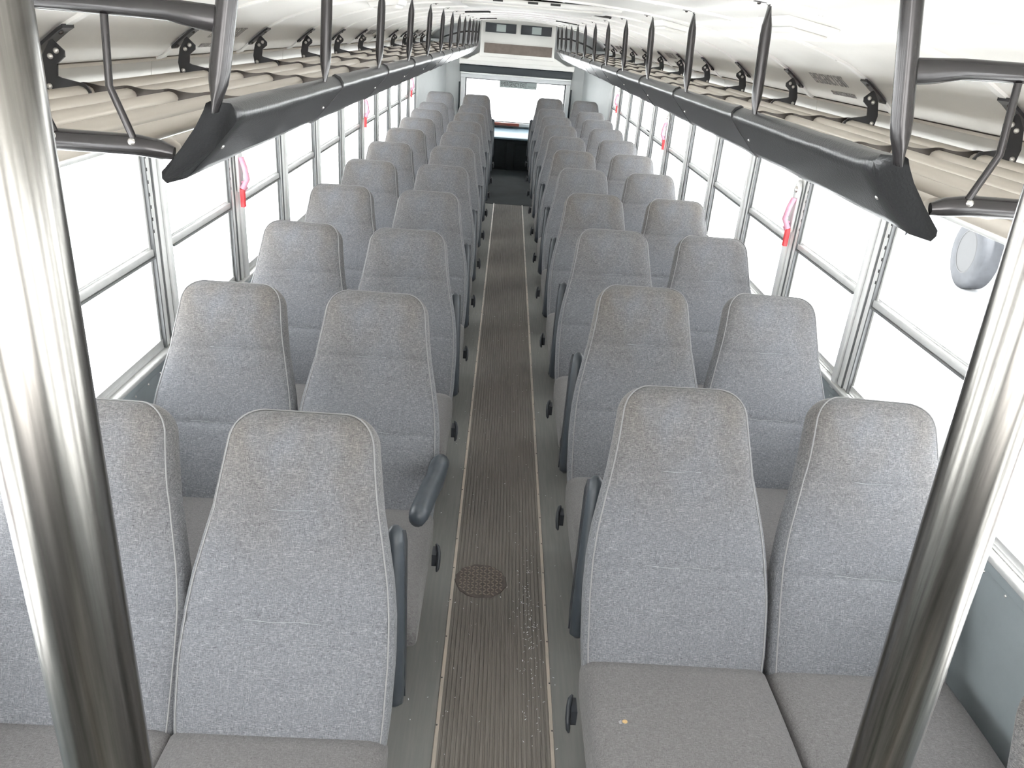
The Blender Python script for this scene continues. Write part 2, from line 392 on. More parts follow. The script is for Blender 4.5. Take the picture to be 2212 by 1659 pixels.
        if nx in LATCH:
            yc = PY[nx]+.0
            pl = [(yc-.030, .985), (yc-.030, 1.17), (yc-.018, 1.195), (yc+.0, 1.205), (yc+.018, 1.195), (yc+.03, 1.17), (yc+.03, .985)]
            la = MB(); la.prism([(a, b) for a, b in pl], 0, min(s*(WX-.008), s*(WX-.022)), max(s*(WX-.008), s*(WX-.022)))
            lo = la.build('latch_plate', M['alu'], wf, bevel=.004)
            mb = MB().dome((s*(WX-.022), yc, 1.165), (-s, 0, 0), .014, .01, 12); mb.build('latch_bolt', M['bolt'], lo)
            mb = MB(); d = s*(WX-.030)
            mb.tube([(d, yc-.015, 1.13), (s*(WX-.045), yc-.020, 1.09), (s*(WX-.05), yc-.012, 1.04), (d, yc-.022, 1.00)], .015, 8, ry=.012, side=(0, 1, 0))
            mb.tube([(d, yc-.02, 1.03), (s*(WX-.04), yc+.006, 1.0), (d, yc-.004, .985)], .005, 8)
            mb.build('latch_lever', M['pink'], lo, smooth=60, label='faded pink latch lever')
            mb = MB().box(min(d+s*.008, d-s*.009), max(d+s*.008, d-s*.009), yc-.036, yc-.014, .925, 1.0); mb.build('pull_tab', M['red'], lo, bevel=.001, label='red pull tab')
            mb = MB(); wall_box(mb, s, .006, .0075, yc-.085, yc-.055, .84, .93)
    if s > 0:
        mb = MB(); wall_box(mb, s, .016, .018, 7.20, 7.42, .925, .965); st = mb.build('window_sticker', M['decal']); tag(st, 'small grey printed sticker on the middle rail of a far window', 'sticker')
        mb = MB()
        for i in range(9): wall_box(mb, s, .0145, .0158, 7.26+i*.013, 7.268+i*.013, .934, .956)
        mb.build('print', M['ink'], st)

# ------------------------------------------------------------------ ceiling: panels and ribs
mb = MB(); R = [[(x, y, z+.03) for x, z in PROFILE] for y in (YF, YR)]
top = MB().rings(R, caps=False, closed=False).build('ceiling', M['ceil']); tag(top, 'curved white painted metal bus ceiling with riveted ribs', kind='structure')
ys = [PY[k] for k in KS] + [YR]
pr = [(x, z) for x, z in PROFILE]
for a, b in zip(ys, ys[1:]):
    top_ = [(x*1.004, z+.012) for x, z in PROFILE]
    MB().rings([[(x, y, z) for x, z in PROFILE+top_[::-1]] for y in (a+.001, b-.001)]).build('ceiling_panel', M['ceil'], top, smooth=35)
for k in KS:
    y = PY[k]; low = [(x, z-.008) for x, z in PROFILE]
    rbm = MB().rings([[(x, y+d, z) for x, z in PROFILE+low[::-1]] for d in (-.014, .014)]).build('ceiling_rib', M['rib'], top, smooth=35)
    mb = MB()
    for x in np.linspace(-1.05, 1.05, 19):
        mb.dome((x, y-.004, roof_z(x)-.0075), (-x*.5, 0, -1), .006, .0035, 6)
    mb.build('screw_heads', M['rib'], rbm, kind='stuff')
# flat longitudinal trim and dome lights
def dome_light(x, y, label):
    z = roof_z(x); sl = math.atan2(roof_z(x+.05)-roof_z(x-.05), .1)
    e = empty('dome_light', (x, y, z)); e.rotation_euler = (0, -sl, 0); tag(e, label, 'ceiling light', 'white ceiling dome lights')
    MB().prism([(-.07, 0), (.07, 0), (.06, -.022), (-.06, -.022)], 1, -.13, .13).build('base', M['rib'], e, bevel=.004)
    MB().prism([(-.052, -.022), (.052, -.022), (.04, -.036), (-.04, -.036)], 1, -.115, .115).build('lens', M['ceil'], e, bevel=.006)
dome_light(.66, 2.2, 'white boxy ceiling lamp above the right luggage rack, nearest to the camera')
dome_light(.62, 3.71, 'white boxy ceiling lamp further back above the right luggage rack')
dome_light(-.62, 3.71, 'white boxy ceiling lamp above the left luggage rack')
# ceiling speakers seen edge on
for i, (x, y, hw) in enumerate(((-.33, 6.1, .09), (-.34, 9.1, .09), (.40, 7.4, .10), (.34, 4.45, .09))):
    z = roof_z(x); sl = math.atan2(roof_z(x+.05)-roof_z(x-.05), .1)
    e = empty('ceiling_vent', (x, y, z)); e.rotation_euler = (0, -sl, 0)
    tag(e, ['thin flat dark-edged ceiling vent in the left half, nearer of its pair', 'thin flat dark-edged ceiling vent in the left half, closer to the air conditioner', 'thin flat dark-edged ceiling vent in the right half near the rear', 'thin flat dark-edged ceiling vent in the right half, nearest to the roof hatch'][i], 'ceiling vent')
    MB().box(-hw, hw, -.07, .07, -.012, 0).build('rim', M['hole'], e, bevel=.003)
    MB().box(-hw+.01, hw-.01, -.062, .062, -.015, -.011).build('cover', M['rib'], e)
# roof hatch
rh = empty('roof_hatch', (0, 3.75, roof_z(0))); tag(rh, 'square white escape hatch frame in the middle of the ceiling', 'hatch')
zc = -.022
MB().box(-.36, .36, -.34, .34, -.030, -.012).build('hatch_frame', M['rib'], rh, bevel=.008)
MB().box(-.29, .29, -.27, .27, -.038, -.029).build('hatch_panel', M['ceil'], rh, bevel=.005)
for x in (-.14, 0, .09): MB().box(x-.02, x+.02, -.345, -.335, -.024, -.016).build('hinge', M['hole'], rh)

# stencilled lettering on the sloping roof panels
def frame_on_roof(s, y, x):
    """columns: text right, text up, normal into the bus"""
    z = roof_z(x); dx = .02; t = Vector((dx*2, 0, roof_z(x+dx)-roof_z(x-dx))).normalized()
    upv = -t if s > 0 else t
    upv = Vector((-s*abs(t.x), 0, abs(t.z)))
    rightv = Vector((0, -s, 0)); nrm = rightv.cross(upv)
    c = Vector((s*x, y, z-.0005)) + nrm*.001
    return Matrix(((rightv.x, upv.x, nrm.x, c.x), (rightv.y, upv.y, nrm.y, c.y), (rightv.z, upv.z, nrm.z, c.z), (0, 0, 0, 1)))
for s in (-1, 1):
    for k in (1, 5, 9):
        sn = 'left' if s < 0 else 'right'; far = {1: 'nearest to the camera', 5: 'midway along the bus', 9: 'near the back of the bus'}[k]
        e = empty('exit_lettering', (s*1.09, PY[k]-.37, roof_z(1.09))); tag(e, 'grey stencilled emergency exit wording above the %s windows, %s' % (sn, far), 'lettering')
        bpy.context.view_layer.update()
        text_mesh('large_words', 'EMERGENCY EXIT', .075, M['ink2'], e, frame_on_roof(s, PY[k]-.38, 1.068), .52)
        text_mesh('small_words', 'SEE INSTRUCTIONS BELOW', .028, M['ink2'], e, frame_on_roof(s, PY[k]-.42, 1.118), .62)

# ------------------------------------------------------------------ rear wall
wr = MB()
wx0, wx1, wz0, wz1 = -.66, .69, .56, 1.095
wr.box(-WX-.03, wx0, YR, YR+.05, 0, 1.82); wr.box(wx1, WX+.03, YR, YR+.05, 0, 1.82); wr.box(wx0, wx1, YR, YR+.05, 0, wz0); wr.box(wx0, wx1, YR, YR+.05, wz1, 1.82)
wro = wr.build('wall_rear', M['greywall']); tag(wro, 'off-white rear wall of the bus around the back window', kind='structure')
for s in (-1, 1):   # angled corner fillets
    MB().prism([(s*WX, 10.42), (s*WX, YR), (s*.92, YR)], 2, .45, 1.54).build('corner_panel', M['greywall'], wro)
# lower dark panel with a central pillar, shelf above it
MB().box(-.95, .95, 10.56, 10.60, 0, .405).build('lower_panel', M['reardark'], wro)
MB().box(-.045, .055, 10.54, 10.56, 0, .36).build('centre_pillar', M['reardark'], wro, bevel=.012)
for s in (-1, 1): MB().box(s*.07 if s > 0 else -.36, .36 if s > 0 else -.07, 10.548, 10.56, .05, .33).build('door_panel', M['reardark'], wro, bevel=.01)
MB().prism([(10.54, .395), (10.54, .418), (YR, .50), (YR, .40)], 0, -.95, .95).build('rear_shelf', M['shelf'], wro, bevel=.004)
# window
rw = MB()
for (a, b, c, d) in ((wx0-.06, wx1+.06, wz1, wz1+.045), (wx0-.06, wx1+.06, wz0-.045, wz0), (wx0-.06, wx0, wz0, wz1), (wx1, wx1+.06, wz0, wz1)): rw.box(a, b, YR-.045, YR, c, d)
rwo = rw.build('window_rear', M['post'], bevel=.006); rwo.name = 'window_%d' % (nwin+1); tag(rwo, 'wide rear emergency window with grey frame', kind='structure')
g2 = MB()
for (a, b, c, d) in ((wx0-.004, wx1+.004, wz1-.014, wz1+.004), (wx0-.004, wx1+.004, wz0-.004, wz0+.01), (wx0-.004, wx0+.018, wz0, wz1), (wx1-.018, wx1+.004, wz0, wz1)): g2.box(a, b, YR-.03, YR+.02, c, d)
g2.build('rubber_seal', M['gasket'], rwo, bevel=.003)
MB().box(wx0, wx1, YR+.02, YR+.025, wz0, wz1).build('pane', M['glass'], rwo)
MB().box(wx0-.06, wx1+.06, YR-.06, YR-.02, wz1+.045, wz1+.075).build('top_rail', M['alu'], rwo, bevel=.006)
for s, x in ((-1, wx0-.075), (1, wx1+.075)): MB().box(x-.008, x+.008, YR-.05, YR-.01, wz0, wz1-.06).build('side_slot', M['shade'], rwo)
MB().box(-.50, .10, YR-.075, YR-.045, wz0-.04, wz0-.002).build('release_bar', M['redbar'], rwo, bevel=.006, label='dull red release bar under the glass')
sg = MB().box(-.20, .30, YR+.005, YR+.012, wz1-.095, wz1-.014).build('exit_sign', M['decal']); tag(sg, 'grey emergency exit decal at the top of the rear window', 'sign')
bpy.context.view_layer.update()
mt = Matrix(((1, 0, 0, 0), (0, 0, -1, 0), (0, 1, 0, 0), (0, 0, 0, 1)))
text_mesh('words', 'EMERGENCY EXIT', .078, M['ink'], sg, Matrix.Translation((-.01, YR+.0035, wz1-.054)) @ mt, .56)
text_mesh('small_print', 'PUSH BAR TO OPEN', .018, M['ink'], sg, Matrix.Translation((.235, YR+.0035, wz1-.066)) @ mt, .6)
# roller shade case
rs = empty('roller_shade', (0.01, YR-.09, 1.165)); tag(rs, 'long charcoal roller shade case above the rear window', 'shade')
MB().box(-.745, .745, -.045, .07, 0, .092).build('case', M['shade'], rs, bevel=.008)
MB().box(-.73, .73, -.05, -.03, -.018, .002).build('pull_bar', M['alu'], rs, bevel=.004)
# air conditioner
ac = empty('air_conditioner', (0, 10.35, 1.33)); tag(ac, 'white ceiling air conditioner housing with two outlets above the rear window', 'air conditioner')
MB().prism([(0, .06), (.0, roof_z(0)-1.33+.01), (.7, roof_z(0)-1.33+.01), (.7, 0), (.16, .0)], 0, -.46, .46).build('housing', M['rearwhite'], ac, bevel=.01)
MB().prism([(-.46, .10), (-.64, .0), (.66, .0), (.46, .10), (.46, .2), (-.46, .2)], 1, .02, .69).build('lower_housing', M['rearwhite'], ac, bevel=.008)
MB().box(-.72, .74, .155, .69, -.05, .012).build('under_panel', M['rearwhite'], ac, bevel=.01)
for x0 in (-.405, .03):
    ou = MB()
    for (a, b, c, d) in ((x0, x0+.375, .335, .345), (x0, x0+.375, .43, .44), (x0, x0+.01, .335, .44), (x0+.365, x0+.375, .335, .44)): ou.box(a, b, -.012, .004, c, d)
    oo = ou.build('outlet', M['shade'], ac); MB().box(x0+.01, x0+.365, -.003, .002, .345, .43).build('recess', M['dark'], oo)
    MB().box(x0+.135, x0+.25, -.009, -.003, .347, .428).build('inner_louvre', M['decal'], oo)
gr = MB(); gz0, gz1 = .10, .215
gr.box(-.41, .43, -.010, .004, gz0-.006, gz0); gr.box(-.41, .43, -.010, .004, gz1, gz1+.006); gr.box(-.416, -.41, -.010, .004, gz0-.006, gz1+.006); gr.box(.43, .436, -.010, .004, gz0-.006, gz1+.006)

go = gr.build('return_grille', M['rearwhite'], ac)
MB().box(-.41, .43, -.002, .002, gz0, gz1).build('grille_backing', M['grille'], go)
for x in (-.145, .12): MB().box(x-.005, x+.005, -.010, .003, gz0, gz1).build('grille_divider', M['grille'], go)
sl = MB()
for i in range(84): sl.box(-.408+i*.01, -.404+i*.01, -.007, -.002, gz0, gz1)
sl.build('grille_slats', M['grille'], go, kind='stuff')

# ------------------------------------------------------------------ front of the bus, behind the camera: unseen, added dark for pole reflections
wf_ = MB(); wf_.box(-WX-.03, WX+.03, YF-.05, YF, -.05, .75); wf_.box(-WX-.03, WX+.03, YF-.05, YF, 1.62, 1.85); wf_.box(-WX-.03, -1.05, YF-.05, YF, .75, 1.62); wf_.box(1.05, WX+.03, YF-.05, YF, .75, 1.62); wf_.box(-.03, .03, YF-.05, YF, .75, 1.62)
tag(wf_.build('wall_front', M['reardark']), 'dark bus front below and around the windscreen', kind='structure')
MB().box(-1.0, -.25, YF+.02, YF+.45, .45, .72).build('dashboard', M['dark'], bevel=.03)
tag(D.objects['dashboard'], 'dark dashboard under the windscreen behind the camera', kind='structure')

# ------------------------------------------------------------------ seats
TH_Y0, TH_Y1, BZ0, BZ1 = .055, .40, .20, .878      # back centre line, bottom to top, relative to the seam
BL = math.hypot(TH_Y1-TH_Y0, BZ1-BZ0); ang = math.atan2(TH_Y1-TH_Y0, BZ1-BZ0)
def lerp_tab(tab, t):
    for (a, va), (b, vb) in zip(tab, tab[1:]):
        if t <= b: return va+(vb-va)*max(0, (t-a))/(b-a)
    return tab[-1][1]
HW = [(0, .226), (.12, .234), (.30, .236), (.42, .231), (.52, .221), (.62, .205), (.72, .188), (.82, .176), (.92, .166), (1, .157)]
TKF = [(0, .050), (.12, .066), (.28, .070), (.42, .057), (.55, .052), (.68, .050), (.80, .058), (.90, .056), (1, .046)]    # front bulge
TKB = [(0, .04), (.3, .046), (.7, .040), (1, .034)]
RC = .062
def sect(t, shrink=0):
    wv = t*BL; hw = lerp_tab(HW, t); a = lerp_tab(TKF, t); b = lerp_tab(TKB, t)
    for tc_, dp in ((.40, .005), (.715, .006)):        # stitched creases across the front
        a -= dp*math.exp(-((t-tc_)/.012)**2)
    e = BL-wv
    if e < RC:
        q = math.sqrt(max(0, 1-((RC-e)/RC)**2)); hw = hw-RC+RC*q
        q2 = .35+.65*math.sqrt(max(0, 1-(max(0, (.04-e))/.04)**2)) if e < .04 else 1
        a *= q2; b *= q2
    return wv, hw, a, b
def front_pt(u, t):
    wv, hw, a, b = sect(t); k = (1-abs(u/hw)**5)**.2 if abs(u) < hw else 0
    return Vector((u, -a*k, wv))
def backrest_mesh():
    ts = list(np.linspace(0, .36, 9))+list(np.linspace(.375, .43, 7))+list(np.linspace(.45, .68, 7))+list(np.linspace(.69, .74, 6))+list(np.linspace(.76, 1-RC/BL, 5))
    e = [RC*(1-math.sin(a)) for a in np.linspace(.12, PI/2-.03, 9)]
    ts += [1-x/BL for x in e]
    R = []; n = 40
    for t in ts:
        wv, hw, a, b = sect(t); ring = []
        for i in range(n):
            an = 2*PI*i/n; c, s_ = math.cos(an), math.sin(an); ex = 2/4.6
            x = hw*math.copysign(abs(c)**ex, c); y = math.copysign(abs(s_)**ex, s_); y = y*(b if y > 0 else a)
            ring.append((x, y, wv))
        R.append(ring)
    return MB().rings(R).mesh('backrest', M['fabric'], smooth=50)
BACK = backrest_mesh()
def piping_mesh():
    """light welt that runs round the edge of the back"""
    pts = []
    ts = list(np.linspace(.05, 1-RC/BL, 22)); e = [RC*(1-math.sin(a)) for a in np.linspace(.1, PI/2-.04, 9)]; ts += [1-x/BL for x in e]
    for t in ts:
        wv, hw, a, b = sect(t); pts.append((hw*.945, -a*.735, wv+(.002 if t > .95 else 0)))
    full = pts + [(-x, y, z) for x, y, z in pts[::-1]]
    return MB().tube(full, .0021, 5, side=(0, 1, 0)).mesh('piping', M['piping'], smooth=60)
PIPE = piping_mesh()
def stitch_mesh():
    out = []
    for t, u0_, u1_ in ((.405, -.09, .075), (.72, -.05, .045)):
        pts = [front_pt(u, t) + Vector((0, -.0005, .0016*math.sin(u*60))) for u in np.linspace(u0_, u1_, 12)]
        out.append(MB().tube(pts, .0006, 4, side=(0, 1, 0)).mesh('stitching', M['thread']))
    return out
STITCH = stitch_mesh()
def cushion_mesh():
    R = []; n = 36; yf = -.44; L_ = .50
    for q in np.linspace(0, 1, 17):
        y = .07-q*L_
        drop = 0 if q < .75 else -.035*((q-.75)/.25)**2
        edge = min(q, 1-q)*L_; k = 1 if edge > .035 else .55+.45*math.sqrt(max(0, 1-((.035-edge)/.035)**2))
        hw = .2345*(.985+.015*k); zt = .287+.010*math.sin(q*PI)+drop; zb = .135
        hh = (zt-zb)/2*k; zc_ = (zt+zb)/2
        R.append([(x, y, z) for x, z in ring_rr(0, zc_, hw, hh, n, 5.5)])
    return MB().rings(R).mesh('seat_cushion', M['cushion'], smooth=50)
CUSH = cushion_mesh()
def arm_mesh():
    """padded arm, hinge at the origin, lying along +Z, pad facing -Y"""
    pts = [(0, -.004, -.055), (0, -.004, -.045), (0, 0, 0), (0, -.004, .05), (0, -.010, .09), (0, -.004, .15), (0, 0, .365), (0, .0, .395), (0, .002, .408)]
    tp = [(.35, .35), (.9, .9), (1, 1.05), (1, 1.1), (1, 1.1), (1, 1), (.95, .9), (.8, .75), (.3, .3)]
    return MB().tube(pts, .0245, 14, ry=.024, taper=tp).mesh('armrest', M['bluegrey'], smooth=60)
ARM = arm_mesh()
ARMP = MB().prism([(-.006, .03), (-.006, .40), (.030, .36), (.030, .0), (.012, -.04)], 0, -.004, .004).mesh('arm_plate', M['dark'])
LEV = MB().tube([(0, .030, .040), (.006, .018, .036), (.012, -.005, .022), (.014, -.028, .0), (.012, -.045, -.026), (.009, -.050, -.036)], .0085, 10, ry=.0125, side=(1, 0, 0), taper=[(.5, .5), (1, 1), (1, 1), (1, 1), (.9, .9), (.4, .4)]).mesh('recline_lever', M['dark'], smooth=60)
LEVB = MB().box(-.014, .004, -.03, .03, -.025, .03).mesh('lever_mount', M['dark'])
FRM = MB().box(-.44, .44, -.36, .04, .10, .145).mesh('seat_frame', M['frame'])
LEG = MB().prism([(-.30, 0), (-.30, .02), (-.22, .04), (-.20, .10), (-.04, .10), (-.02, .04), (.04, .02), (.04, 0)], 0, -.02, .02).mesh('leg', M['frame'])
XB, DX = .9285-.2325, .2295

def seat_unit(s, y, label, arm_down=False, dz=0, lean=0, dtop=(0, 0), single=None, noarm=False, dx=0, wshift=0):
    """two joined bus seats; s=-1 left of the aisle, +1 right; y = seam between cushion and back"""
    e = empty('double_bus_seat' if single is None else 'single_bus_seat', (s*(.458+DX)+dx, y, 0)); tag(e, label, 'bus seat')
    if single is None: e['group'] = 'grey bus seats in rows beside the aisle'
    for q in (-1, 1):
        if single is not None and q != single: continue
        cx = q*DX + (wshift if q*s > 0 else 0)
        link('seat_cushion', CUSH, e, (cx, 0, dz))
        b = link('backrest', BACK, e, (cx, TH_Y0, BZ0+dz)); b.rotation_euler = (-(ang+lean+dtop[0 if q < 0 else 1]), random.uniform(-.012, .012) + (.035 if wshift and q*s > 0 else 0), random.uniform(-.015, .015))
        link('piping', PIPE, b); [link('stitching', m_, b) for m_ in STITCH]
    link('seat_frame', FRM, e, ((single or 0)*DX, 0, dz), sc=((.5 if single else 1), 1, 1))
    for q in ((-.30, .30) if single is None else (.12, .34)): link('leg', LEG, e, (q, 0, 0), sc=(1, 1, 1+dz/.1))
    if single is not None or noarm: return e
    ax = -s*(DX+.2285-.006)
    if arm_down:
        a = link('armrest', ARM, e, (ax-s*.022, .05, .445+dz), sc=(1.2, 1.5, .82)); a.rotation_euler = (PI/2-.08, 0, s*.10)
    else:
        a = link('armrest', ARM, e, (ax, .245, .235+dz)); a.rotation_euler = (-.25+random.uniform(-.03, .03), s*.035, 0)
    if not arm_down: link('arm_plate', ARMP, a, (-s*.021, 0, 0), sc=(1, 1, 1))
    l = link('recline_lever', LEV, e, (-s*(DX+.246), .03, .115+dz), sc=(-s*.8, .8, .8)); link('lever_mount', LEVB, l)
    return e
P_ = .8733
ORD = ['front', 'second', 'third', 'fourth', 'fifth', 'sixth', 'seventh', 'eighth', 'ninth', 'tenth', 'rearmost']
SL = {}
for i in range(11):
    for s, y0, sn in ((-1, 1.579, 'left'), (1, 1.849, 'right')):
        y = y0 - .434 + i*P_; last = i == 10
        if i == 0 and s < 0: lb = 'grey fabric double seat, nearest the camera, behind the broad steel pole, left of the aisle'
        elif i == 0: lb = 'grey fabric double seat with torn cushion corner, nearest the camera, right of the aisle'
        elif i == 1 and s < 0: lb = 'grey fabric double seat in second row, the one with its armrest folded down'
        elif last: lb = 'raised grey double seat against the rear wall, %s of the aisle' % sn
        else: lb = 'grey fabric double seat in the %s row from the camera, %s of the aisle' % (ORD[i], sn)
        SL[(s, i)] = seat_unit(s, y - (.08 if last else 0), lb, arm_down=(i == 1 and s < 0), dz=.05 if last else 0, lean=-.04 if last else 0, dx={(1, 0): -.02, (-1, 0): -.02}.get((s, i), 0), wshift=.012 if (s, i) == (1, 0) else 0)
e = seat_unit(1, .455, 'single grey seat at the right wall, only its rounded back corner showing', single=1); e['group'] = ''
del e['group']

# worn and torn places on the right front seats
def tear(parent, x, y, z, r):
    mb = MB(); ring = []; n = 12
    for i in range(n):
        t = 2*PI*i/n; q = r*random.uniform(.5, 1.25); ring.append((x+q*math.cos(t), y+q*.9*math.sin(t), z+.0015))
    mb.rings([ring, [(x+(a-x)*.55, y+(b-y)*.55, z+.001) for a, b, c in ring]])
    o = mb.build('torn_cloth', M['piping'], parent)
    mb = MB().dome((x, y, z-.001), (0, 0, 1), r*.6, .004, 9); mb.build('exposed_foam', M['foam'], parent)
tear(SL[(1, 0)], -.385, -.155, .293, .017)
tear(SL[(1, 1)], -.405, -.06, .292, .014)
sp = MB().add([(0, 0, 0), (.018, -.008, .002), (.030, .004, .012), (.012, .012, .010), (.014, .002, .001)], [(0, 1, 2, 3), (0, 3, 4), (0, 4, 1), (1, 4, 2), (2, 4, 3)]).build('paper_scrap', M['paper'], loc=(.222, 1.375, .14)); tag(sp, 'small white paper scrap caught by the front right seat lever', 'litter')

# ------------------------------------------------------------------ luggage racks
HY = {-1: [1.14]+[PY[k] for k in range(-1, 11)], 1: [1.12]+[PY[k] for k in range(-1, 11)]}
def rx(s, y): return .485
def fz(z, y): return 1.6895-(1.6895-z)*.69 - .0034*(y-1.5)      # front edge heights
SEC = [(.018, 1.504), (.010, 1.508), (-.008, 1.500), (-.018, 1.485), (-.017, 1.470), (-.006, 1.455), (.030, 1.415), (.075, 1.366), (.092, 1.352), (.106, 1.352), (.114, 1.362), (.113, 1.374), (.073, 1.419), (.041, 1.461), (.024, 1.490)]
for s, sn in ((-1, 'left'), (1, 'right')):
    y0 = HY[s][0]; y1 = 10.16
    e = empty('luggage_rack', (s*1.0, y0, 1.5)); tag(e, 'overhead luggage rack of tan slats with black padded front rail, above the %s windows' % sn, 'luggage rack')
    e.matrix_world = Matrix.Translation((s*1.0, y0, 1.5)); off = Vector((s*1.0, y0, 1.5))
    def B(mb, name, m, **k):
        k.setdefault('parent', e); par = k.pop('parent')
        mb.v = [tuple(Vector(p)-off) for p in mb.v]
        o = mb.build(name, m, par, **k); return o
    # padded front rail in overlapping lengths
    cuts = [y0] + [y for y in HY[s][1:] ] + [y1]
    cuts = [y0] + [PY[k]+.14 for k in range(-1, 11)]
    cuts[-1] = y1
    for a, b in zip(cuts, cuts[1:]):
        R = []; steps = 9
        for j in range(steps):
            y = a+(b-a)*j/(steps-1); g_ = 1.0+.05*(1-j/(steps-1))+(.04 if j == 0 else 0)+random.uniform(-.012, .012)
            fx = rx(s, y); c0, c1 = .045, 1.43
            diag = 0
            ring = []
            for qi, (d, z) in enumerate(SEC):
                dd = (c0+(d-c0)*g_)*.69; zz = fz(c1+(z-c1)*g_, y) + random.uniform(-.0009, .0009)
                yy = y
                if a == y0 and j == 0 and 2 <= qi <= 8: yy = y + .045     # folded near end
                ring.append((s*(fx+dd), yy, zz))
            R.append(ring)
        o = B(MB().rings(R), 'rail_cover', M['vinyl'], smooth=50)
    # slats
    for x in (1.015, .922, .83, .738, .648, .562):
        tb = MB(); pts = []
        for y in np.linspace(y0+.02, y1, 14):
            xx = x
            pts.append((s*xx, y, 1.500))
        tb.tube(pts, .0195, 12, ry=.0135); B(tb, 'slat', M['slat'], smooth=50)
    B(MB().box(min(s*1.075, s*1.135), max(s*1.075, s*1.135), y0+.02, y1, 1.486, 1.496), 'wall_channel', M['slat'], bevel=.002)
    # cross straps, brackets
    for k in range(-1, 11):
        y = PY[k]; xa = rx(s, y)+.012; pts = []
        cs = [1.015, .922, .83, .738, .648, .562]
        xs = np.linspace(1.06, xa, 70); R = []
        for x in xs:
            dmin = min(abs(x-c) for c in cs); up_ = 1.5135 + .0055*math.exp(-(dmin/.022)**2); lo_ = 1.488
            if x < .54: q = (.54-x)/.055; up_ += (fz(1.497, y)-up_)*q; lo_ += (fz(1.47, y)-lo_)*q
            R.append([(s*x, y-.0025, lo_), (s*x, y+.0025, lo_), (s*x, y+.0025, up_), (s*x, y-.0025, up_)])
        B(MB().rings(R), 'cross_plate', M['strap'], smooth=40)
        B(MB().prism([(s*1.086, 1.486), (s*1.092, 1.53), (s*1.083, 1.571), (s*1.064, 1.600), (s*1.058, 1.604), (s*1.035, 1.582), (s*1.036, 1.570), (s*1.054, 1.555), (s*1.058, 1.530), (s*1.05, 1.527), (s*1.0, 1.518), (s*.99, 1.504), (s*.99, 1.494)], 1, y-.030, y-.025), 'bracket', M['black'])
        br = COL.objects[-1] if False else None
        for (bx, bz) in ((1.0665, 1.5695), (1.052, 1.5815), (1.078, 1.508)): B(MB().dome((s*bx, y-.030, bz), (0, -1, 0), .0066, .005, 9), 'bolt', M['bolt'], smooth=60)
        R = []
        for x in np.linspace(1.108, 1.03, 7): R.append([(s*x, y-.030, roof_z(x)-.006), (s*x, y+.018, roof_z(x)-.006), (s*x, y+.018, roof_z(x)-.014), (s*x, y-.030, roof_z(x)-.014)])
        B(MB().rings(R), 'mount_plate', M['black'])
        for x in (1.045, 1.098): B(MB().dome((s*x, y-.012, roof_z(x)-.013), (-s*.6, 0, -1), .0065, .006, 8), 'mount_bolt', M['strap'])
    # hangers: flattened tubes from rail to ceiling
    for i, y in enumerate(HY[s]):
        fx = rx(s, y)-.002; topz = roof_z(fx)-.012; zb0 = fz(1.495, y)
        n = 12; pts = []; tp = []
        for j in range(n+1):
            q = j/n; z = zb0+(topz-zb0)*q; x = fx-.012*q
            pts.append((s*x, y, z)); k_ = min(1, math.sin(min(q, 1-q)*PI*.5/.24) if min(q, 1-q) < .24 else 1); tp.append((max(.14, k_), .9+.25*(1-k_)))
        if i == 0:
            tp = [(max(.16, t[0]) if j < n*.4 else 1, 1) for j, t in enumerate(tp)]
            pts = [(s*(fx-.045*j/n), y, zb0+(roof_z(fx)-zb0)*j/n) for j, p in enumerate(pts)]
        B(MB().tube(pts, .0122 if i else .0145, 14, ry=.0122 if i else .0145, side=(1, 0, 0), taper=tp), 'hanger', M['tube'], smooth=50)
        if i:
            tx = fx-.012
            mb = MB(); R = []
            for px_, pz_ in ((tx, topz-.006), (tx-.001, topz+.004), (tx-.006, topz+.008), (tx-.034, roof_z(tx-.034)-.007)):
                R.append([(s*px_, y-.007, pz_), (s*px_, y+.007, pz_), (s*(px_-.001), y+.007, pz_-.0025), (s*(px_-.001), y-.007, pz_-.0025)])
            mb.rings(R); f_ = B(mb, 'hanger_foot', M['black'])
            B(MB().dome((s*(tx-.024), y, roof_z(tx-.024)-.010), (0, 0, -1), .005, .004, 7), 'foot_bolt', M['strap'])
    # end frames at both ends
    for ye, sg_ in ((y0, 1), (y1, -1)):
        fx = rx(s, ye); zt = 1.683
        if sg_ > 0:
            zt = 1.680 if s < 0 else 1.684
            mb = MB().tube([(s*(fx-.018), ye, zt-.004), (s*(fx+.01), ye, zt-.002), (s*(fx+.05), ye, zt+.003), (s*.62, ye, zt+.004), (s*.80, ye, zt+.004), (s*(1.00), ye, roof_z(1.00)+.01)], .0135, 14, ry=.0135, side=(0, 1, 0), taper=[(.5, 1.3), (.7, 1.25), (1, 1.05), (1, 1), (1, 1), (1, 1)])
        else:
            mb = MB().tube([(s*fx, ye, 1.655), (s*.62, ye, 1.655), (s*.72, ye, 1.635), (s*.86, ye, 1.59), (s*.93, ye, 1.555), (s*.95, ye, 1.50)], .0095, 10)
        ft = B(mb, 'end_frame', M['tube'], smooth=50)
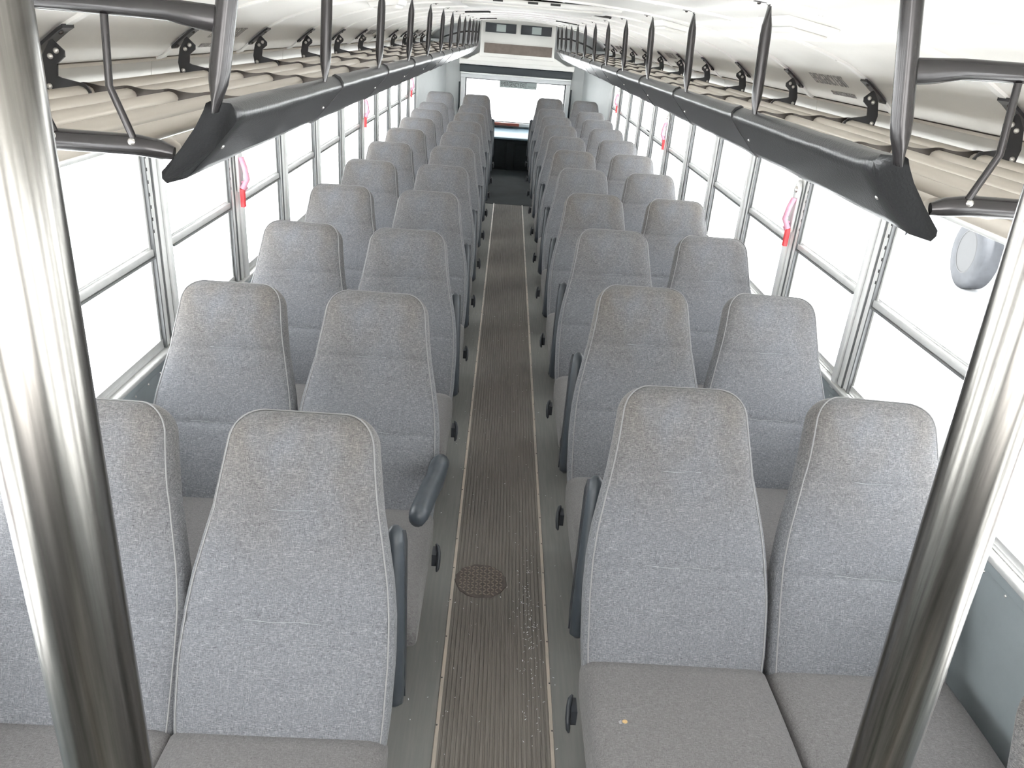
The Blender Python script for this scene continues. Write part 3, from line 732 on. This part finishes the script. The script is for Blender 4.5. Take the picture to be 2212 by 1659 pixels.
        if sg_ > 0:
            zb = 1.504 if s < 0 else 1.508; xb0 = fx+.068
            mb = MB().tube([(s*(xb0-.006), ye+.0, zb-.008), (s*(xb0+.012), ye, zb-.004), (s*(xb0+.045), ye, zb), (s*.80, ye, zb), (s*1.08, ye, zb), (s*1.15, ye, zb)], .0150, 14, ry=.0150, side=(0, 1, 0), taper=[(.4, .6), (.8, .9), (1, 1), (1, 1), (1, 1), (.5, .5)])
            B(mb, 'end_frame', M['tube'], smooth=50)
            kx = .618 if s < 0 else .612
            mb = MB().tube([(s*(kx-.018), ye-.006, zb+.010), (s*(kx+.004), ye-.010, 1.582), (s*(kx+.000), ye-.006, zt-.008)], .0052, 10)
            st_ = B(mb, 'strut', M['tube'], smooth=50)
            mb = MB().tube([(s*(kx+.092), ye-.006, zb+.012), (s*(kx+.105), ye-.010, 1.56), (s*(kx+.104), ye-.005, zt-.006)], .0052, 10); B(mb, 'strut', M['tube'], smooth=50)
            for x in (kx-.018, kx+.092): B(MB().dome((s*x, ye-.013, zb+.006), (0, -1, .2), .0055, .005, 8), 'weld_bead', M['bolt'], smooth=60)
    # bright fasteners on the rail
    for y in HY[s][:8]:
        B(MB().dome((s*(rx(s, y)+.0245), y+.09, fz(1.408, y)), (-s*.75, 0, -.65), .0042, .003, 8), 'rail_screw', M['bolt'], smooth=60)

# ------------------------------------------------------------------ steel poles near the camera
def pole(name, x0, x1, y, r, label):
    e = empty(name, (x0, y, 0)); tag(e, label, 'pole')
    z1 = roof_z(x1)
    R = []
    n = 40
    for z, q in ((.012, 1), (z1+.002, 1)):
        xc = (x1-x0)*z/z1
        R.append([(xc+r*math.cos(2*PI*j/n), r*math.sin(2*PI*j/n), z) for j in range(n)])
    MB().rings(R).build('tube', M['steel'], e, smooth=60)
    MB().rings([[(q*math.cos(2*PI*j/24), q*math.sin(2*PI*j/24), z) for j in range(24)] for q, z in ((.05, 0), (.05, .006), (r+.006, .014), (r, .03))]).build('floor_flange', M['steel'], e, smooth=40)
    MB().rings([[(x1-x0+q*math.cos(2*PI*j/24), q*math.sin(2*PI*j/24), z) for j in range(24)] for q, z in ((.045, z1), (.045, z1-.006), (r, z1-.02))]).build('ceiling_flange', M['steel'], e, smooth=40)
pole('stanchion_pole', -.3065, -.284, .33, .0232, 'broad bright stainless pole standing in front of the left seats')
pole('stanchion_pole', .340, .266, .48, .0242, 'slanting chrome pole standing in front of the right seats')

# ------------------------------------------------------------------ truck wheel outside, right
tk = empty('parked_truck', (6.10, 10.40, -1.1), math.radians(-8)); tag(tk, 'white parked truck outside the right windows, its wheel showing', 'truck')
MB().box(.62, 2.9, -1.2, 4.5, 1.12, 3.2).build('body', M['truck'], tk, bevel=.03)
MB().box(1.1, 2.3, -1.0, 4.3, .75, 1.12).build('chassis', M['tyre'], tk)
tyre = MB()
prof = [(.28, -.13), (.44, -.14), (.49, -.11), (.50, -.08), (.50, .08), (.49, .11), (.44, .14), (.28, .13)]
tyre.rings([[(xx, r*math.cos(2*PI*j/36), r*math.sin(2*PI*j/36)) for j in range(36)] for r, xx in prof], caps=False)
tm = tyre.mesh('tyre', M['tyre'], smooth=50)
hubm = MB().rings([[(xx, r*math.cos(2*PI*j/24), r*math.sin(2*PI*j/24)) for j in range(24)] for r, xx in ((.13, -.02), (.12, -.09), (.05, -.10))]).mesh('hub', M['hub'], smooth=40)
rim = MB().rings([[(xx, r*math.cos(2*PI*j/36), r*math.sin(2*PI*j/36)) for j in range(36)] for r, xx in ((.30, -.13), (.28, -.135), (.26, -.10), (.25, -.02), (.12, .0), (.02, .0))]).mesh('rim', M['rim'], smooth=40)
for yy in (0, 3.2):
    o = link('wheel', tm, tk, (.38, yy, .5)); link('rim', rim, o); link('hub', hubm, o)
